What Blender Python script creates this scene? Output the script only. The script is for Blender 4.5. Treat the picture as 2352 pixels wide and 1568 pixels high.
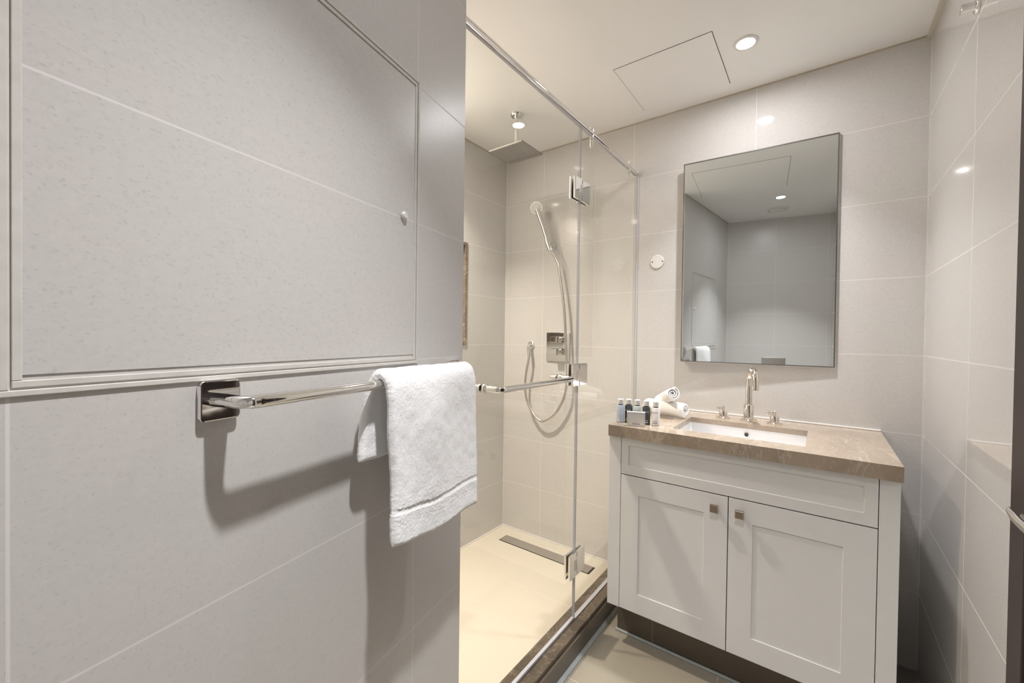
import bpy, bmesh, math, random
from mathutils import Vector, Matrix, noise
random.seed(4)
PI = math.pi
for o in list(bpy.data.objects): bpy.data.objects.remove(o)
SC = bpy.context.scene
COL = SC.collection

# ------------------------------------------------------------------ camera, view, light
FOCAL_PX = 954.41
H = 1.25396
cam_d = bpy.data.cameras.new('camera'); cam = bpy.data.objects.new('camera', cam_d); COL.objects.link(cam)
cam_d.sensor_fit = 'HORIZONTAL'; cam_d.sensor_width = 36.0; cam_d.lens = 36.0 * FOCAL_PX / 2352.0
cam_d.clip_start = 0.01
r_ = Vector((0.80213974, 0.59699965, 0.01277746)); u_ = Vector((-0.01757468, 0.00221422, 0.9998431)); f_ = Vector((-0.59687769, 0.80223844, -0.01226819))
cam.matrix_world = Matrix(((r_.x, u_.x, -f_.x, 0), (r_.y, u_.y, -f_.y, 0), (r_.z, u_.z, -f_.z, H), (0, 0, 0, 1)))
SC.camera = cam
SC.view_settings.view_transform = 'Standard'; SC.view_settings.look = 'None'
SC.view_settings.gamma = 1.0; SC.view_settings.use_curve_mapping = False
SC.view_settings.exposure = 0.60
w = bpy.data.worlds.new('world'); SC.world = w; w.use_nodes = True
w.node_tree.nodes['Background'].inputs[0].default_value = (0.8, 0.85, 0.9, 1); w.node_tree.nodes['Background'].inputs[1].default_value = 0.3

ROOM_LAMP_W = 4.0
SHOWER_LAMP_W = 12.8
ROOM_LAMP_COL = (0.985, 0.98, 1.0)
SHOWER_LAMP_COL = (1.0, 0.90, 0.78)

# ------------------------------------------------------------------ room numbers (metres)
D = 2.18; XR = 0.3136; XS = -1.680; XG = -0.800; CEIL = 2.4
EX, EY, TH = -0.7601, 0.8026, 0.20635
YF = 1.603; HC = 0.898

# ------------------------------------------------------------------ materials
def mat(name):
    m = bpy.data.materials.new(name); m.use_nodes = True
    nt = m.node_tree; return m, nt, nt.nodes['Principled BSDF']
def nd(nt, t, **k):
    n = nt.nodes.new(t)
    for a, b in k.items(): setattr(n, a, b)
    return n
def math_(nt, op, a, b=None, c=None):
    n = nd(nt, 'ShaderNodeMath', operation=op)
    for i, v in enumerate((a, b, c)):
        if v is None: continue
        if isinstance(v, (int, float)): n.inputs[i].default_value = v
        else: nt.links.new(v, n.inputs[i])
    return n.outputs[0]
def ramp(nt, fac, stops):
    n = nd(nt, 'ShaderNodeValToRGB'); e = n.color_ramp.elements
    while len(e) < len(stops): e.new(0.5)
    for i, (p, c) in enumerate(stops): e[i].position = p; e[i].color = (*c, 1) if len(c) == 3 else c
    nt.links.new(fac, n.inputs[0]); return n.outputs[0]
def noise_(nt, vec, scale, detail=3, rough=0.5, dist=0.0):
    n = nd(nt, 'ShaderNodeTexNoise'); n.inputs['Scale'].default_value = scale; n.inputs['Detail'].default_value = detail
    n.inputs['Roughness'].default_value = rough; n.inputs['Distortion'].default_value = dist
    nt.links.new(vec, n.inputs['Vector']); return n.outputs[0]
def mixc(nt, fac, a, b):
    n = nd(nt, 'ShaderNodeMix', data_type='RGBA')
    if isinstance(fac, (int, float)): n.inputs[0].default_value = fac
    else: nt.links.new(fac, n.inputs[0])
    for i, v in ((6, a), (7, b)):
        if isinstance(v, tuple): n.inputs[i].default_value = (*v, 1)
        else: nt.links.new(v, n.inputs[i])
    return n.outputs[2]
def coords(nt):
    return nd(nt, 'ShaderNodeTexCoord').outputs['Object']
def plain(name, col, rough=0.5, metal=0.0, spec=0.5, noise_amt=0.0, nscale=30, emit=None, estr=0, bump=0):
    m, nt, b = mat(name)
    b.inputs['Roughness'].default_value = rough; b.inputs['Metallic'].default_value = metal
    b.inputs['Specular IOR Level'].default_value = spec
    v = coords(nt); f = noise_(nt, v, nscale, 4)
    lo = tuple(c * (1 - noise_amt) for c in col); hi = tuple(min(1, c * (1 + noise_amt)) for c in col)
    nt.links.new(ramp(nt, f, [(0.3, lo), (0.7, hi)]), b.inputs['Base Color'])
    if emit: b.inputs['Emission Color'].default_value = (*emit, 1); b.inputs['Emission Strength'].default_value = estr
    if bump:
        bp = nd(nt, 'ShaderNodeBump'); bp.inputs['Strength'].default_value = bump; bp.inputs['Distance'].default_value = 0.002
        nt.links.new(f, bp.inputs['Height']); nt.links.new(bp.outputs[0], b.inputs['Normal'])
    return m
def tile(name, ax, pitch, x0, ay='z', pitch2=0.3, y0=0.0, base=(0.50, 0.465, 0.435), grout=(0.74, 0.71, 0.69), gw=0.0028, rough=0.13, speck=1.0, spec=0.5, streak=(1, 1, 1)):
    m, nt, b = mat(name)
    v = coords(nt); sp = nd(nt, 'ShaderNodeSeparateXYZ'); nt.links.new(v, sp.inputs[0])
    idx = {'x': 0, 'y': 1, 'z': 2}
    def line(o, p, q0):
        a = math_(nt, 'SUBTRACT', o, q0); a = math_(nt, 'DIVIDE', a, p); a = math_(nt, 'ADD', a, 0.5)
        fl = math_(nt, 'FLOOR', a); fr = math_(nt, 'SUBTRACT', a, fl); fr = math_(nt, 'SUBTRACT', fr, 0.5)
        ab = math_(nt, 'ABSOLUTE', fr); ab = math_(nt, 'MULTIPLY', ab, p)
        return math_(nt, 'LESS_THAN', ab, gw / 2), fl
    g1, c1 = line(sp.outputs[idx[ax]], pitch, x0); g2, c2 = line(sp.outputs[idx[ay]], pitch2, y0)
    g = math_(nt, 'MAXIMUM', g1, g2)
    # dark short flecks of the stone print
    mp = nd(nt, 'ShaderNodeMapping'); nt.links.new(v, mp.inputs[0])
    mp.inputs['Scale'].default_value = tuple(0.8 if k == ax else (1.15 if k == ay else 1.0) for k in 'xyz')
    fl1 = noise_(nt, mp.outputs[0], 230, 2, 0.6); fl2 = noise_(nt, mp.outputs[0], 90, 6, 0.75); fl3 = noise_(nt, v, 5, 3, 0.5)
    d = tuple(c * (1 - 0.34 * speck) for c in base)
    dk = ramp(nt, fl1, [(0.27, d), (0.42, base), (1.0, base)])
    lo = tuple(c * (1 - 0.13 * speck) for c in base); hi = tuple(c * (1 + 0.07 * speck) for c in base)
    col = mixc(nt, 0.45, dk, ramp(nt, fl2, [(0.3, lo), (0.7, hi)]))
    warm = mixc(nt, 0.25, col, ramp(nt, fl3, [(0.35, (base[0] * 1.02, base[1] * 0.98, base[2] * 0.99)), (0.65, (base[0] * 0.98, base[1] * 1.01, base[2] * 0.99))]))
    nt.links.new(mixc(nt, g, warm, grout), b.inputs['Base Color'])
    rr = mixc(nt, g, (rough,) * 3, (0.6,) * 3); nt.links.new(rr, b.inputs['Roughness'])
    b.inputs['Specular IOR Level'].default_value = spec
    bp = nd(nt, 'ShaderNodeBump'); bp.inputs['Strength'].default_value = 0.35; bp.inputs['Distance'].default_value = 0.0015; bp.invert = True
    nt.links.new(g, bp.inputs['Height']); nt.links.new(bp.outputs[0], b.inputs['Normal'])
    return m
def marble(name, base, dark, vein, rough=0.12, vscale=3.0, vamt=1.0, stretch=(1, 1, 1)):
    m, nt, b = mat(name)
    v = coords(nt); mp = nd(nt, 'ShaderNodeMapping'); mp.inputs['Scale'].default_value = stretch; mp.inputs['Rotation'].default_value = (0.3, 0.5, 0.6)
    nt.links.new(v, mp.inputs[0]); v = mp.outputs[0]
    big = noise_(nt, v, 6, 6, 0.55, 0.4); col = ramp(nt, big, [(0.3, dark), (0.7, base)])
    n1 = noise_(nt, v, vscale, 8, 0.62, 0.8)
    r = math_(nt, 'ABSOLUTE', math_(nt, 'SUBTRACT', n1, 0.5))
    v1 = ramp(nt, r, [(0.0, (1, 1, 1)), (0.006, (0.35,) * 3), (0.016, (0, 0, 0))])
    n2 = noise_(nt, v, vscale * 2.7, 8, 0.6, 1.4); r2 = math_(nt, 'ABSOLUTE', math_(nt, 'SUBTRACT', n2, 0.47))
    v2 = ramp(nt, r2, [(0.0, (0.7,) * 3), (0.008, (0.2,) * 3), (0.016, (0, 0, 0))])
    msk = noise_(nt, v, 4, 2); mk = ramp(nt, msk, [(0.38, (0.25,) * 3), (0.55, (1, 1, 1))])
    f = math_(nt, 'MAXIMUM', v1, v2); f = math_(nt, 'MULTIPLY', f, mk); f = math_(nt, 'MULTIPLY', f, 0.75 * vamt)
    nt.links.new(mixc(nt, f, col, vein), b.inputs['Base Color']); b.inputs['Roughness'].default_value = rough
    return m
def glass(name, tint=(0.965, 0.972, 0.962), rough=0.0, f0=1.45):
    m = bpy.data.materials.new(name); m.use_nodes = True; nt = m.node_tree; nt.nodes.clear()
    out = nd(nt, 'ShaderNodeOutputMaterial'); mx = nd(nt, 'ShaderNodeMixShader'); fr = nd(nt, 'ShaderNodeFresnel'); fr.inputs[0].default_value = f0
    t = nd(nt, 'ShaderNodeBsdfTransparent'); t.inputs[0].default_value = (*tint, 1); g = nd(nt, 'ShaderNodeBsdfGlossy'); g.inputs['Roughness'].default_value = rough
    g.inputs['Color'].default_value = (1, 1, 1, 1)
    geo = nd(nt, 'ShaderNodeNewGeometry'); k = math_(nt, 'SUBTRACT', 1.0, geo.outputs['Backfacing'])
    f = math_(nt, 'MULTIPLY', fr.outputs[0], k)
    nt.links.new(f, mx.inputs[0]); nt.links.new(t.outputs[0], mx.inputs[1]); nt.links.new(g.outputs[0], mx.inputs[2]); nt.links.new(mx.outputs[0], out.inputs[0])
    return m

TILE_BASE = (0.635, 0.612, 0.588)
M_back = tile('tile_back_wall', 'x', 0.5676, -0.254, base=TILE_BASE, rough=0.05)
M_right = tile('tile_right_wall', 'y', 0.58, 1.60, base=TILE_BASE, rough=0.035, spec=0.85)
M_left = tile('tile_left_wall', 'x', 0.593, 0.197, base=TILE_BASE, gw=0.0028, rough=0.32)
M_shower = tile('tile_shower_wall', 'y', 0.6, 1.58, base=TILE_BASE)
M_front = tile('tile_shower_front', 'x', 0.6, -1.2, base=TILE_BASE)
M_behind = tile('tile_behind_wall', 'x', 0.40, 0.0, base=TILE_BASE, rough=0.32)
M_floor = tile('tile_floor', 'x', 0.6, -0.285, ay='y', pitch2=0.6, y0=1.35, base=(0.33, 0.295, 0.235), grout=(0.5, 0.47, 0.42), gw=0.002, rough=0.25)
M_showerfloor = tile('tile_shower_floor', 'x', 0.6, -1.13, ay='y', pitch2=0.6, y0=2.0, base=(0.64, 0.575, 0.475), grout=(0.68, 0.62, 0.5), gw=0.002, rough=0.35, speck=0.4)
M_toe = tile('tile_toe_kick', 'x', 0.6, -0.285, ay='z', pitch2=3.0, y0=-1.0, base=(0.135, 0.112, 0.088), grout=(0.30, 0.28, 0.25), gw=0.002, rough=0.3)
M_ceil = plain('ceiling_paint', (0.90, 0.895, 0.88), 0.30, noise_amt=0.01, nscale=2)
M_panelpaint = plain('ceiling_panel_paint', (0.90, 0.895, 0.88), 0.30, noise_amt=0.01, nscale=2)
M_gap = plain('shadow_gap', (0.10, 0.085, 0.07), 0.7)
M_trim = plain('ceiling_trim_paint', (0.50, 0.43, 0.33), 0.5)
M_grout = plain('white_grout', (0.76, 0.73, 0.69), 0.5, noise_amt=0.04, nscale=60, bump=0.3)
M_caulk = plain('panel_sealant', (0.66, 0.635, 0.59), 0.4, noise_amt=0.05, nscale=40, bump=0.4)
M_whitecaulk = plain('white_silicone', (0.85, 0.83, 0.79), 0.35, noise_amt=0.02)
M_greycaulk = plain('grey_silicone', (0.36, 0.38, 0.37), 0.35, noise_amt=0.1)
M_chrome = plain('chrome', (0.83, 0.82, 0.80), 0.05, 1.0, noise_amt=0.01)
M_nickel = plain('polished_nickel', (0.84, 0.79, 0.73), 0.07, 1.0, noise_amt=0.01)
M_brushed = plain('brushed_steel', (0.66, 0.63, 0.59), 0.28, 1.0, noise_amt=0.05, nscale=200)
M_head = plain('shower_head_face', (0.30, 0.285, 0.265), 0.5, 0.3, noise_amt=0.05, nscale=20)
M_knob = plain('knob_bronze', (0.40, 0.33, 0.26), 0.2, 1.0, noise_amt=0.04)
M_white = plain('cabinet_lacquer', (0.77, 0.77, 0.775), 0.35, noise_amt=0.01)
M_carcass = plain('cabinet_inside', (0.10, 0.075, 0.05), 0.7)
M_ceramic = plain('white_ceramic', (0.86, 0.85, 0.85), 0.08, noise_amt=0.005)
M_plastic = plain('white_plastic', (0.78, 0.77, 0.74), 0.3, noise_amt=0.01)
M_hole = plain('dark_recess', (0.03, 0.025, 0.02), 0.5)
M_counter = marble('counter_marble', (0.43, 0.350, 0.272), (0.32, 0.255, 0.195), (0.66, 0.59, 0.50), 0.10, 4.2, 0.8, (1.5, 0.55, 0.9))
M_curb = marble('curb_dark_marble', (0.13, 0.098, 0.068), (0.055, 0.042, 0.030), (0.42, 0.36, 0.27), 0.2, 7.0, 0.55)
M_niche = marble('niche_marble', (0.22, 0.17, 0.125), (0.16, 0.12, 0.09), (0.7, 0.62, 0.5), 0.15, 6.0)
M_glass = glass('shower_glass')
M_edge = plain('glass_edge', (0.46, 0.455, 0.49), 0.2)
M_bottle_clear = glass('bottle_tint', (0.62, 0.70, 0.78), 0.05)
M_mirror = plain('mirror_silver', (0.91, 0.955, 0.96), 0.0, 1.0)
M_doorwood = plain('dark_door_lacquer', (0.016, 0.010, 0.0095), 0.45, spec=0.25, noise_amt=0.2, nscale=8)
M_doorframe = plain('door_frame_brown', (0.050, 0.034, 0.031), 0.5, spec=0.25, noise_amt=0.1, nscale=8)
M_black = plain('black_print', (0.03, 0.03, 0.035), 0.5)
M_bottle_dark = plain('dark_slate_bottle', (0.055, 0.065, 0.072), 0.25, noise_amt=0.05)
M_bottle_white = plain('white_bottle', (0.78, 0.76, 0.76), 0.3, noise_amt=0.01)
M_bottle_pale = plain('pale_grey_bottle', (0.52, 0.55, 0.55), 0.2, noise_amt=0.03)
M_bottle_blue = plain('pale_blue_bottle', (0.42, 0.47, 0.55), 0.2, noise_amt=0.03)
M_whiteprint = plain('white_print', (0.75, 0.76, 0.76), 0.5)
M_boxprint = plain('grey_print', (0.16, 0.19, 0.24), 0.5)
def terry(name):
    m, nt, b = mat(name); v = coords(nt)
    b.inputs['Roughness'].default_value = 0.95; b.inputs['Specular IOR Level'].default_value = 0.1
    b.inputs['Sheen Weight'].default_value = 0.3
    f = noise_(nt, v, 520, 4, 0.75); g = noise_(nt, v, 240, 3, 0.7)
    nt.links.new(ramp(nt, f, [(0.25, (0.88, 0.875, 0.865)), (0.6, (0.95, 0.945, 0.94))]), b.inputs['Base Color'])
    s = math_(nt, 'ADD', f, math_(nt, 'MULTIPLY', g, 1.2))
    bp = nd(nt, 'ShaderNodeBump'); bp.inputs['Strength'].default_value = 0.45; bp.inputs['Distance'].default_value = 0.0015
    nt.links.new(s, bp.inputs['Height']); nt.links.new(bp.outputs[0], b.inputs['Normal'])
    return m
M_towel = terry('white_terry'); M_towelband = terry('white_terry_band')
def lampmat(name, col, s):
    return plain(name, (1, 1, 1), 0.5, emit=col, estr=s)
M_lamp = lampmat('lamp_diffuser', ROOM_LAMP_COL, 290)
M_lamp3 = lampmat('entry_lamp_diffuser', ROOM_LAMP_COL, 205)
M_lamp2 = lampmat('shower_lamp_diffuser', SHOWER_LAMP_COL, 290)

# ------------------------------------------------------------------ frames and object helpers
class Frame:
    def __init__(s, o, rz): s.o = Vector(o); s.rz = rz; s.R = Matrix.Rotation(rz, 3, 'Z')
    def __call__(s, p): return s.o + s.R @ Vector(p)
WORLD = Frame((0, 0, 0), 0)
LEFT = Frame((EX, EY, 0), TH - PI / 2)      # x runs along the towel wall towards the viewer, y out of the wall
ORG = {}
def tag(o, label=None, cat=None, group=None, kind=None):
    if label: o['label'] = label
    if cat: o['category'] = cat
    if group: o['group'] = group
    if kind: o['kind'] = kind
    return o
def thing(name, label, cat, loc, frame=WORLD, group=None):
    o = bpy.data.objects.new(name, None); COL.objects.link(o); o.empty_display_size = 0.05
    o.location = frame(loc); o.rotation_euler = (0, 0, frame.rz); ORG[o.name] = Vector(loc)
    return tag(o, label, cat, group)
def obj(name, bm, m, parent=None, loc=(0, 0, 0), frame=WORLD, smooth=None, bevel=0, seg=2, label=None):
    org = ORG[parent.name] if parent else Vector(loc)
    for v in bm.verts: v.co -= org
    bmesh.ops.recalc_face_normals(bm, faces=bm.faces)
    me = bpy.data.meshes.new(name); bm.to_mesh(me); bm.free()
    if smooth: 
        for p in me.polygons: p.use_smooth = True
    if isinstance(m, (list, tuple)):
        for q in m: me.materials.append(q)
    else: me.materials.append(m)
    o = bpy.data.objects.new(name, me); COL.objects.link(o)
    if parent: o.parent = parent
    else: o.location = frame(loc); o.rotation_euler = (0, 0, frame.rz)
    ORG[o.name] = org
    if bevel:
        b = o.modifiers.new('bevel', 'BEVEL'); b.width = bevel; b.segments = seg; b.limit_method = 'ANGLE'; b.angle_limit = 0.6
    if smooth is not None and smooth:
        me.set_sharp_from_angle(angle=0.7)
    if label: o['label'] = label
    return o
def B(): return bmesh.new()
def box(bm, x0, x1, y0, y1, z0, z1, mi=0):
    vs = [bm.verts.new((x, y, z)) for x in (x0, x1) for y in (y0, y1) for z in (z0, z1)]
    for f in ((0, 1, 3, 2), (4, 6, 7, 5), (0, 4, 5, 1), (2, 3, 7, 6), (0, 2, 6, 4), (1, 5, 7, 3)):
        fc = bm.faces.new([vs[i] for i in f]); fc.material_index = mi
    return bm
def bx(*a): return box(B(), *a)
def prism(bm, pts, z0, z1):
    lo = [bm.verts.new((x, y, z0)) for x, y in pts]; hi = [bm.verts.new((x, y, z1)) for x, y in pts]
    bm.faces.new(lo[::-1]); bm.faces.new(hi); n = len(pts)
    for i in range(n): bm.faces.new((lo[i], lo[(i + 1) % n], hi[(i + 1) % n], hi[i]))
    return bm
def basis(d):
    d = Vector(d).normalized(); a = Vector((0, 0, 1)) if abs(d.z) < 0.9 else Vector((1, 0, 0))
    x = a.cross(d).normalized(); return x, d.cross(x), d
def lathe(bm, p, d, prof, n=32, sx=1.0, sy=1.0):
    """prof: list of (radius, distance along d)"""
    x, y, z = basis(d); p = Vector(p); rings = []
    for r, h in prof:
        if r < 1e-6: rings.append([bm.verts.new(p + z * h)])
        else: rings.append([bm.verts.new(p + z * h + x * math.cos(2 * PI * i / n) * r * sx + y * math.sin(2 * PI * i / n) * r * sy) for i in range(n)])
    for a, b in zip(rings, rings[1:]):
        if len(a) == 1 and len(b) == 1: continue
        for i in range(n):
            j = (i + 1) % n
            if len(a) == 1: bm.faces.new((a[0], b[j], b[i]))
            elif len(b) == 1: bm.faces.new((a[i], a[j], b[0]))
            else: bm.faces.new((a[i], a[j], b[j], b[i]))
    for rr in (rings[0], rings[-1]):
        if len(rr) > 1:
            try: bm.faces.new(rr)
            except ValueError: pass
    return bm
def cyl(bm, p, d, r, L, n=32, c=0.0008):
    return lathe(bm, p, d, [(max(r - c, 1e-4), 0), (r, c), (r, L - c), (max(r - c, 1e-4), L)], n)
def tube(bm, pts, r, n=16, cap=True):
    pts = [Vector(p) for p in pts]; rr = r if isinstance(r, (list, tuple)) else [r] * len(pts)
    t = (pts[1] - pts[0]).normalized(); x, y, _ = basis(t); rings = []
    for i, p in enumerate(pts):
        if i == 0: d = (pts[1] - pts[0])
        elif i == len(pts) - 1: d = pts[-1] - pts[-2]
        else: d = (pts[i + 1] - pts[i]).normalized() + (pts[i] - pts[i - 1]).normalized()
        d.normalize(); q = t.rotation_difference(d); x = q @ x; y = q @ y; t = d
        a, b = rr[i] if isinstance(rr[i], (list, tuple)) else (rr[i], rr[i])
        rings.append([bm.verts.new(p + x * a * math.cos(2 * PI * k / n) + y * b * math.sin(2 * PI * k / n)) for k in range(n)])
    for a, b in zip(rings, rings[1:]):
        for i in range(n): bm.faces.new((a[i], a[(i + 1) % n], b[(i + 1) % n], b[i]))
    if cap: bm.faces.new(rings[0][::-1]); bm.faces.new(rings[-1])
    return bm
def smooth_pts(pts, k=8):
    P = [Vector(p) for p in pts]; P = [P[0] * 2 - P[1]] + P + [P[-1] * 2 - P[-2]]; out = []
    for i in range(1, len(P) - 2):
        for j in range(k):
            t = j / k; a, b, c, d = P[i - 1:i + 3]
            out.append(0.5 * ((2 * b) + (c - a) * t + (2 * a - 5 * b + 4 * c - d) * t * t + (-a + 3 * b - 3 * c + d) * t ** 3))
    out.append(P[-2]); return out
def bend(a, b, c, r, k=8):
    """points a -> b -> c with the corner at b rounded"""
    a, b, c = Vector(a), Vector(b), Vector(c); u = (a - b).normalized(); v = (c - b).normalized()
    p, q = b + u * r, b + v * r; out = [a]
    for i in range(k + 1):
        t = i / k; out.append(p * (1 - t) ** 2 + b * 2 * t * (1 - t) + q * t * t)
    return out + [c]

# ------------------------------------------------------------------ the room
S = dict(kind='structure')
tag(obj('floor', bx(XG + 0.045, 0.50, -0.60, D + 0.1, -0.10, 0.0), M_floor), **S)
tag(obj('floor_shower', bx(XS - 0.1, XG + 0.045, 0.68, D + 0.1, -0.10, 0.0), M_showerfloor), **S)
tag(obj('ceiling', bx(XS - 0.1, 0.50, -0.60, D + 0.1, CEIL, CEIL + 0.1), M_ceil), **S)
tag(obj('wall_back', bx(XS - 0.12, XR + 0.12, D, D + 0.12, 0, CEIL), M_back), **S)
# right wall with the door opening
DY0, DY1, DZ = 0.22, 1.125, 2.10
bm = B(); box(bm, XR, XR + 0.12, DY1, D, 0, CEIL); box(bm, XR, XR + 0.12, -0.60, DY0, 0, CEIL); box(bm, XR, XR + 0.12, DY0, DY1, DZ, CEIL)
tag(obj('wall_right', bm, M_right), **S)
# towel wall partition
TL = 1.30
q = lambda v: (v.x, v.y)
nrm = LEFT((0, 1, 0)) - LEFT((0, 0, 0))
inv = lambda x, y: (LEFT.R.inverted() @ (Vector((x, y, 0)) - LEFT.o)).xy
pts = [(0, 0), (TL, 0), (TL, -0.12)] + [tuple(inv(-0.90, 0.70)), tuple(inv(-0.90, EY))]
tag(obj('wall_left', prism(B(), pts, 0, CEIL), M_left, frame=LEFT), **S)
tag(obj('wall_shower_front', bx(XS, -0.90, 0.70, EY, 0, CEIL), M_front), **S)
# shower side wall with the niche
NY0, NY1, NZ0, NZ1 = 1.38, 1.806, 1.20, 1.80
bm = B()
box(bm, XS - 0.12, XS, 0.70, NY0, 0, CEIL); box(bm, XS - 0.12, XS, NY1, D, 0, CEIL)
box(bm, XS - 0.12, XS, NY0, NY1, 0, NZ0); box(bm, XS - 0.12, XS, NY0, NY1, NZ1, CEIL)
tag(obj('wall_shower', bm, M_shower), **S)
bm = B(); t = 0.018
box(bm, XS - 0.12, XS + 0.004, NY0, NY0 + t, NZ0, NZ1); box(bm, XS - 0.12, XS + 0.004, NY1 - t, NY1, NZ0, NZ1)
box(bm, XS - 0.12, XS + 0.004, NY0 + t, NY1 - t, NZ0, NZ0 + t); box(bm, XS - 0.12, XS + 0.004, NY0 + t, NY1 - t, NZ1 - t, NZ1)
box(bm, XS - 0.12, XS - 0.10, NY0 + t, NY1 - t, NZ0 + t, NZ1 - t)
tag(obj('shower_niche', bm, M_niche, loc=(XS, (NY0 + NY1) / 2, NZ0)), 'brown marble lined niche recessed in the shower side wall', 'niche')
# wall behind the viewer
BEH = Frame((-0.522, -0.297, 0), math.atan2(-0.066, 0.842))
tag(obj('wall_behind', bx(-0.12, 1.0, -0.12, 0, 0, CEIL), M_behind, frame=BEH), **S)

# corner joints and trims
n_trim = [0]
def trim(bm, m, frame=WORLD):
    n_trim[0] += 1
    return tag(obj('trim_%d' % n_trim[0], bm, m, frame=frame), **S)
trim(bx(XR - 0.003, XR, D - 0.003, D, 0, CEIL - 0.004), M_grout)
trim(bx(XS, XS + 0.003, D - 0.003, D, 0, CEIL - 0.004), M_grout)
trim(bx(XS, XR, D - 0.004, D, CEIL - 0.005, CEIL), M_trim)
trim(bx(XR - 0.016, XR, 0.2, D - 0.005, CEIL - 0.010, CEIL), plain('pale_ceiling_trim', (0.66, 0.62, 0.55), 0.5))
trim(bx(XS, XS + 0.004, EY, D - 0.005, CEIL - 0.005, CEIL), M_trim)
trim(bx(0.0, TL, 0, 0.004, CEIL - 0.005, CEIL), M_trim, LEFT)
trim(bx(XS, XG, D - 0.005, D, 0, 0.006), M_grout)
trim(bx(XS, XS + 0.005, EY, D - 0.005, 0, 0.006), M_grout)
trim(bx(0.192, XR, D - 0.006, D, 0, 0.006), M_greycaulk)

# curb under the glass
bm = B(); box(bm, -0.845, -0.752, EY + 0.006, D - 0.001, 0.0, 0.094)
tag(obj('shower_curb', bm, M_curb, loc=(-0.80, 1.5, 0), bevel=0.002), 'dark brown veined marble curb under the shower glass', 'curb')
obj('front_tile', bx(-0.7515, -0.744, EY + 0.02, D - 0.001, 0.0, 0.076), M_toe, bpy.data.objects['shower_curb'], label='plain dark brown tile facing')
obj('sealant_line', bx(-0.744, -0.728, EY + 0.05, D - 0.03, 0.0, 0.006), M_greycaulk, bpy.data.objects['shower_curb'], label='grey silicone line at the floor')

# ------------------------------------------------------------------ shower glass
G = 0.005
gz0, gz1 = 0.1, 2.106
fp = thing('fixed_glass_panel', 'fixed clear glass shower panel between the door hinges and the back wall', 'glass panel', (XG, 1.85, 0.095))
def pane(y0, y1, z0, z1, name, parent):
    bm = bx(XG - G, XG + G, y0, y1, z0, z1)
    for f in bm.faces:
        n = f.normal if f.normal.length else None
    bm.normal_update()
    for f in bm.faces:
        if abs(f.normal.x) < 0.5: f.material_index = 1
    return obj(name, bm, [M_glass, M_edge], parent)
pane(1.5245, 2.171, 0.0955, gz1, 'pane', fp)
obj('edge_seal', bx(XG - 0.006, XG + 0.006, 2.172, 2.1795, 0.0955, gz1), M_whitecaulk, fp, label='white wall sealant')
obj('bottom_channel', bx(XG - 0.008, XG + 0.008, 1.5245, 2.170, 0.0945, 0.0985), M_edge, fp)
dp = thing('shower_door', 'frameless clear glass shower door hung beside the towel wall', 'glass door', (XG, 1.2, 0.10))
pane(0.815, 1.5185, 0.104, gz1, 'pane', dp)
obj('bottom_seal', bx(XG - 0.006, XG + 0.006, 0.815, 1.5185, 0.0955, 0.1045), M_edge, dp)
# door pull: bar outside with two posts and inner knobs
hz = 1.099; xo = XG + 0.065
bm = B()
path = bend((XG + G, 0.935, hz), (xo, 0.935, hz), (xo, 1.15, hz), 0.022)
path = path[:-1] + bend((xo, 1.15, hz), (xo, 1.376, hz), (XG + G, 1.376, hz), 0.022)
tube(bm, path, 0.0098, 24); hd = obj('pull_bar', bm, M_chrome, dp, smooth=True)
for y in (0.935, 1.376):
    bm = B(); cyl(bm, (XG + G, y, hz), (1, 0, 0), 0.0145, 0.008); cyl(bm, (XG + G + 0.008, y, hz), (1, 0, 0), 0.012, 0.004)
    obj('collar', bm, M_chrome, hd, smooth=True)
    bm = B(); cyl(bm, (XG - G, y, hz), (-1, 0, 0), 0.0135, 0.006)
    cyl(bm, (XG - G - 0.006, y, hz), (-1, 0, 0), 0.0105, 0.030 if y < 1 else 0.022)
    obj('inner_knob', bm, M_chrome, hd, smooth=True)
# hinges
for k, (z0, z1) in enumerate(((1.805, 1.893), (1.057, 1.146), (0.279, 0.376))):
    h = thing('glass_hinge', ['top', 'middle', 'bottom'][k] + ' chrome glass-to-glass hinge of the shower door' + ['', ' just behind the door pull', ' above the dark curb'][k], 'hinge', (XG, 1.522, z0), group='shower door hinges')
    for side, y0, y1 in (('door', 1.464, 1.5195), ('panel', 1.5235, 1.590)):
        bm = B()
        box(bm, XG + G, XG + G + 0.009, y0, y1, z0, z1); box(bm, XG - G - 0.009, XG - G, y0, y1, z0, z1)
        obj('hinge_plate', bm, M_chrome, h, bevel=0.0012)
    obj('hinge_barrel', cyl(B(), (XG + G + 0.004, 1.5215, z0 + 0.02), (0, 0, 1), 0.0048, z1 - z0 - 0.04), M_chrome, h, smooth=True)
    obj('hinge_screw_cover', bx(XG + G + 0.009, XG + G + 0.0102, 1.500, 1.5190, z0 + 0.028, z1 - 0.028), M_brushed, h)
# header rail
rail = thing('header_rail', 'round chrome stabiliser rail along the top of the shower glass', 'rail', (XG, 1.5, 2.12))
obj('tube', cyl(B(), (XG, EY + 0.012, 2.12), (0, 1, 0), 0.0115, D - EY - 0.014), M_chrome, rail, smooth=True)
for y, d in ((D - 0.001, -1), (EY - 0.002, 1)):
    bm = B(); cyl(bm, (XG, y, 2.12), (0, d, 0), 0.0165, 0.026); obj('wall_flange', bm, M_chrome, rail, smooth=True)
for y in (1.626, 2.05):
    bm = B(); cyl(bm, (XG, y, 2.098), (0, 0, 1), 0.0095, 0.050); cyl(bm, (XG, y, 2.062), (0, 0, 1), 0.0085, 0.034)
    obj('glass_clamp', bm, M_chrome, rail, smooth=True)

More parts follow.
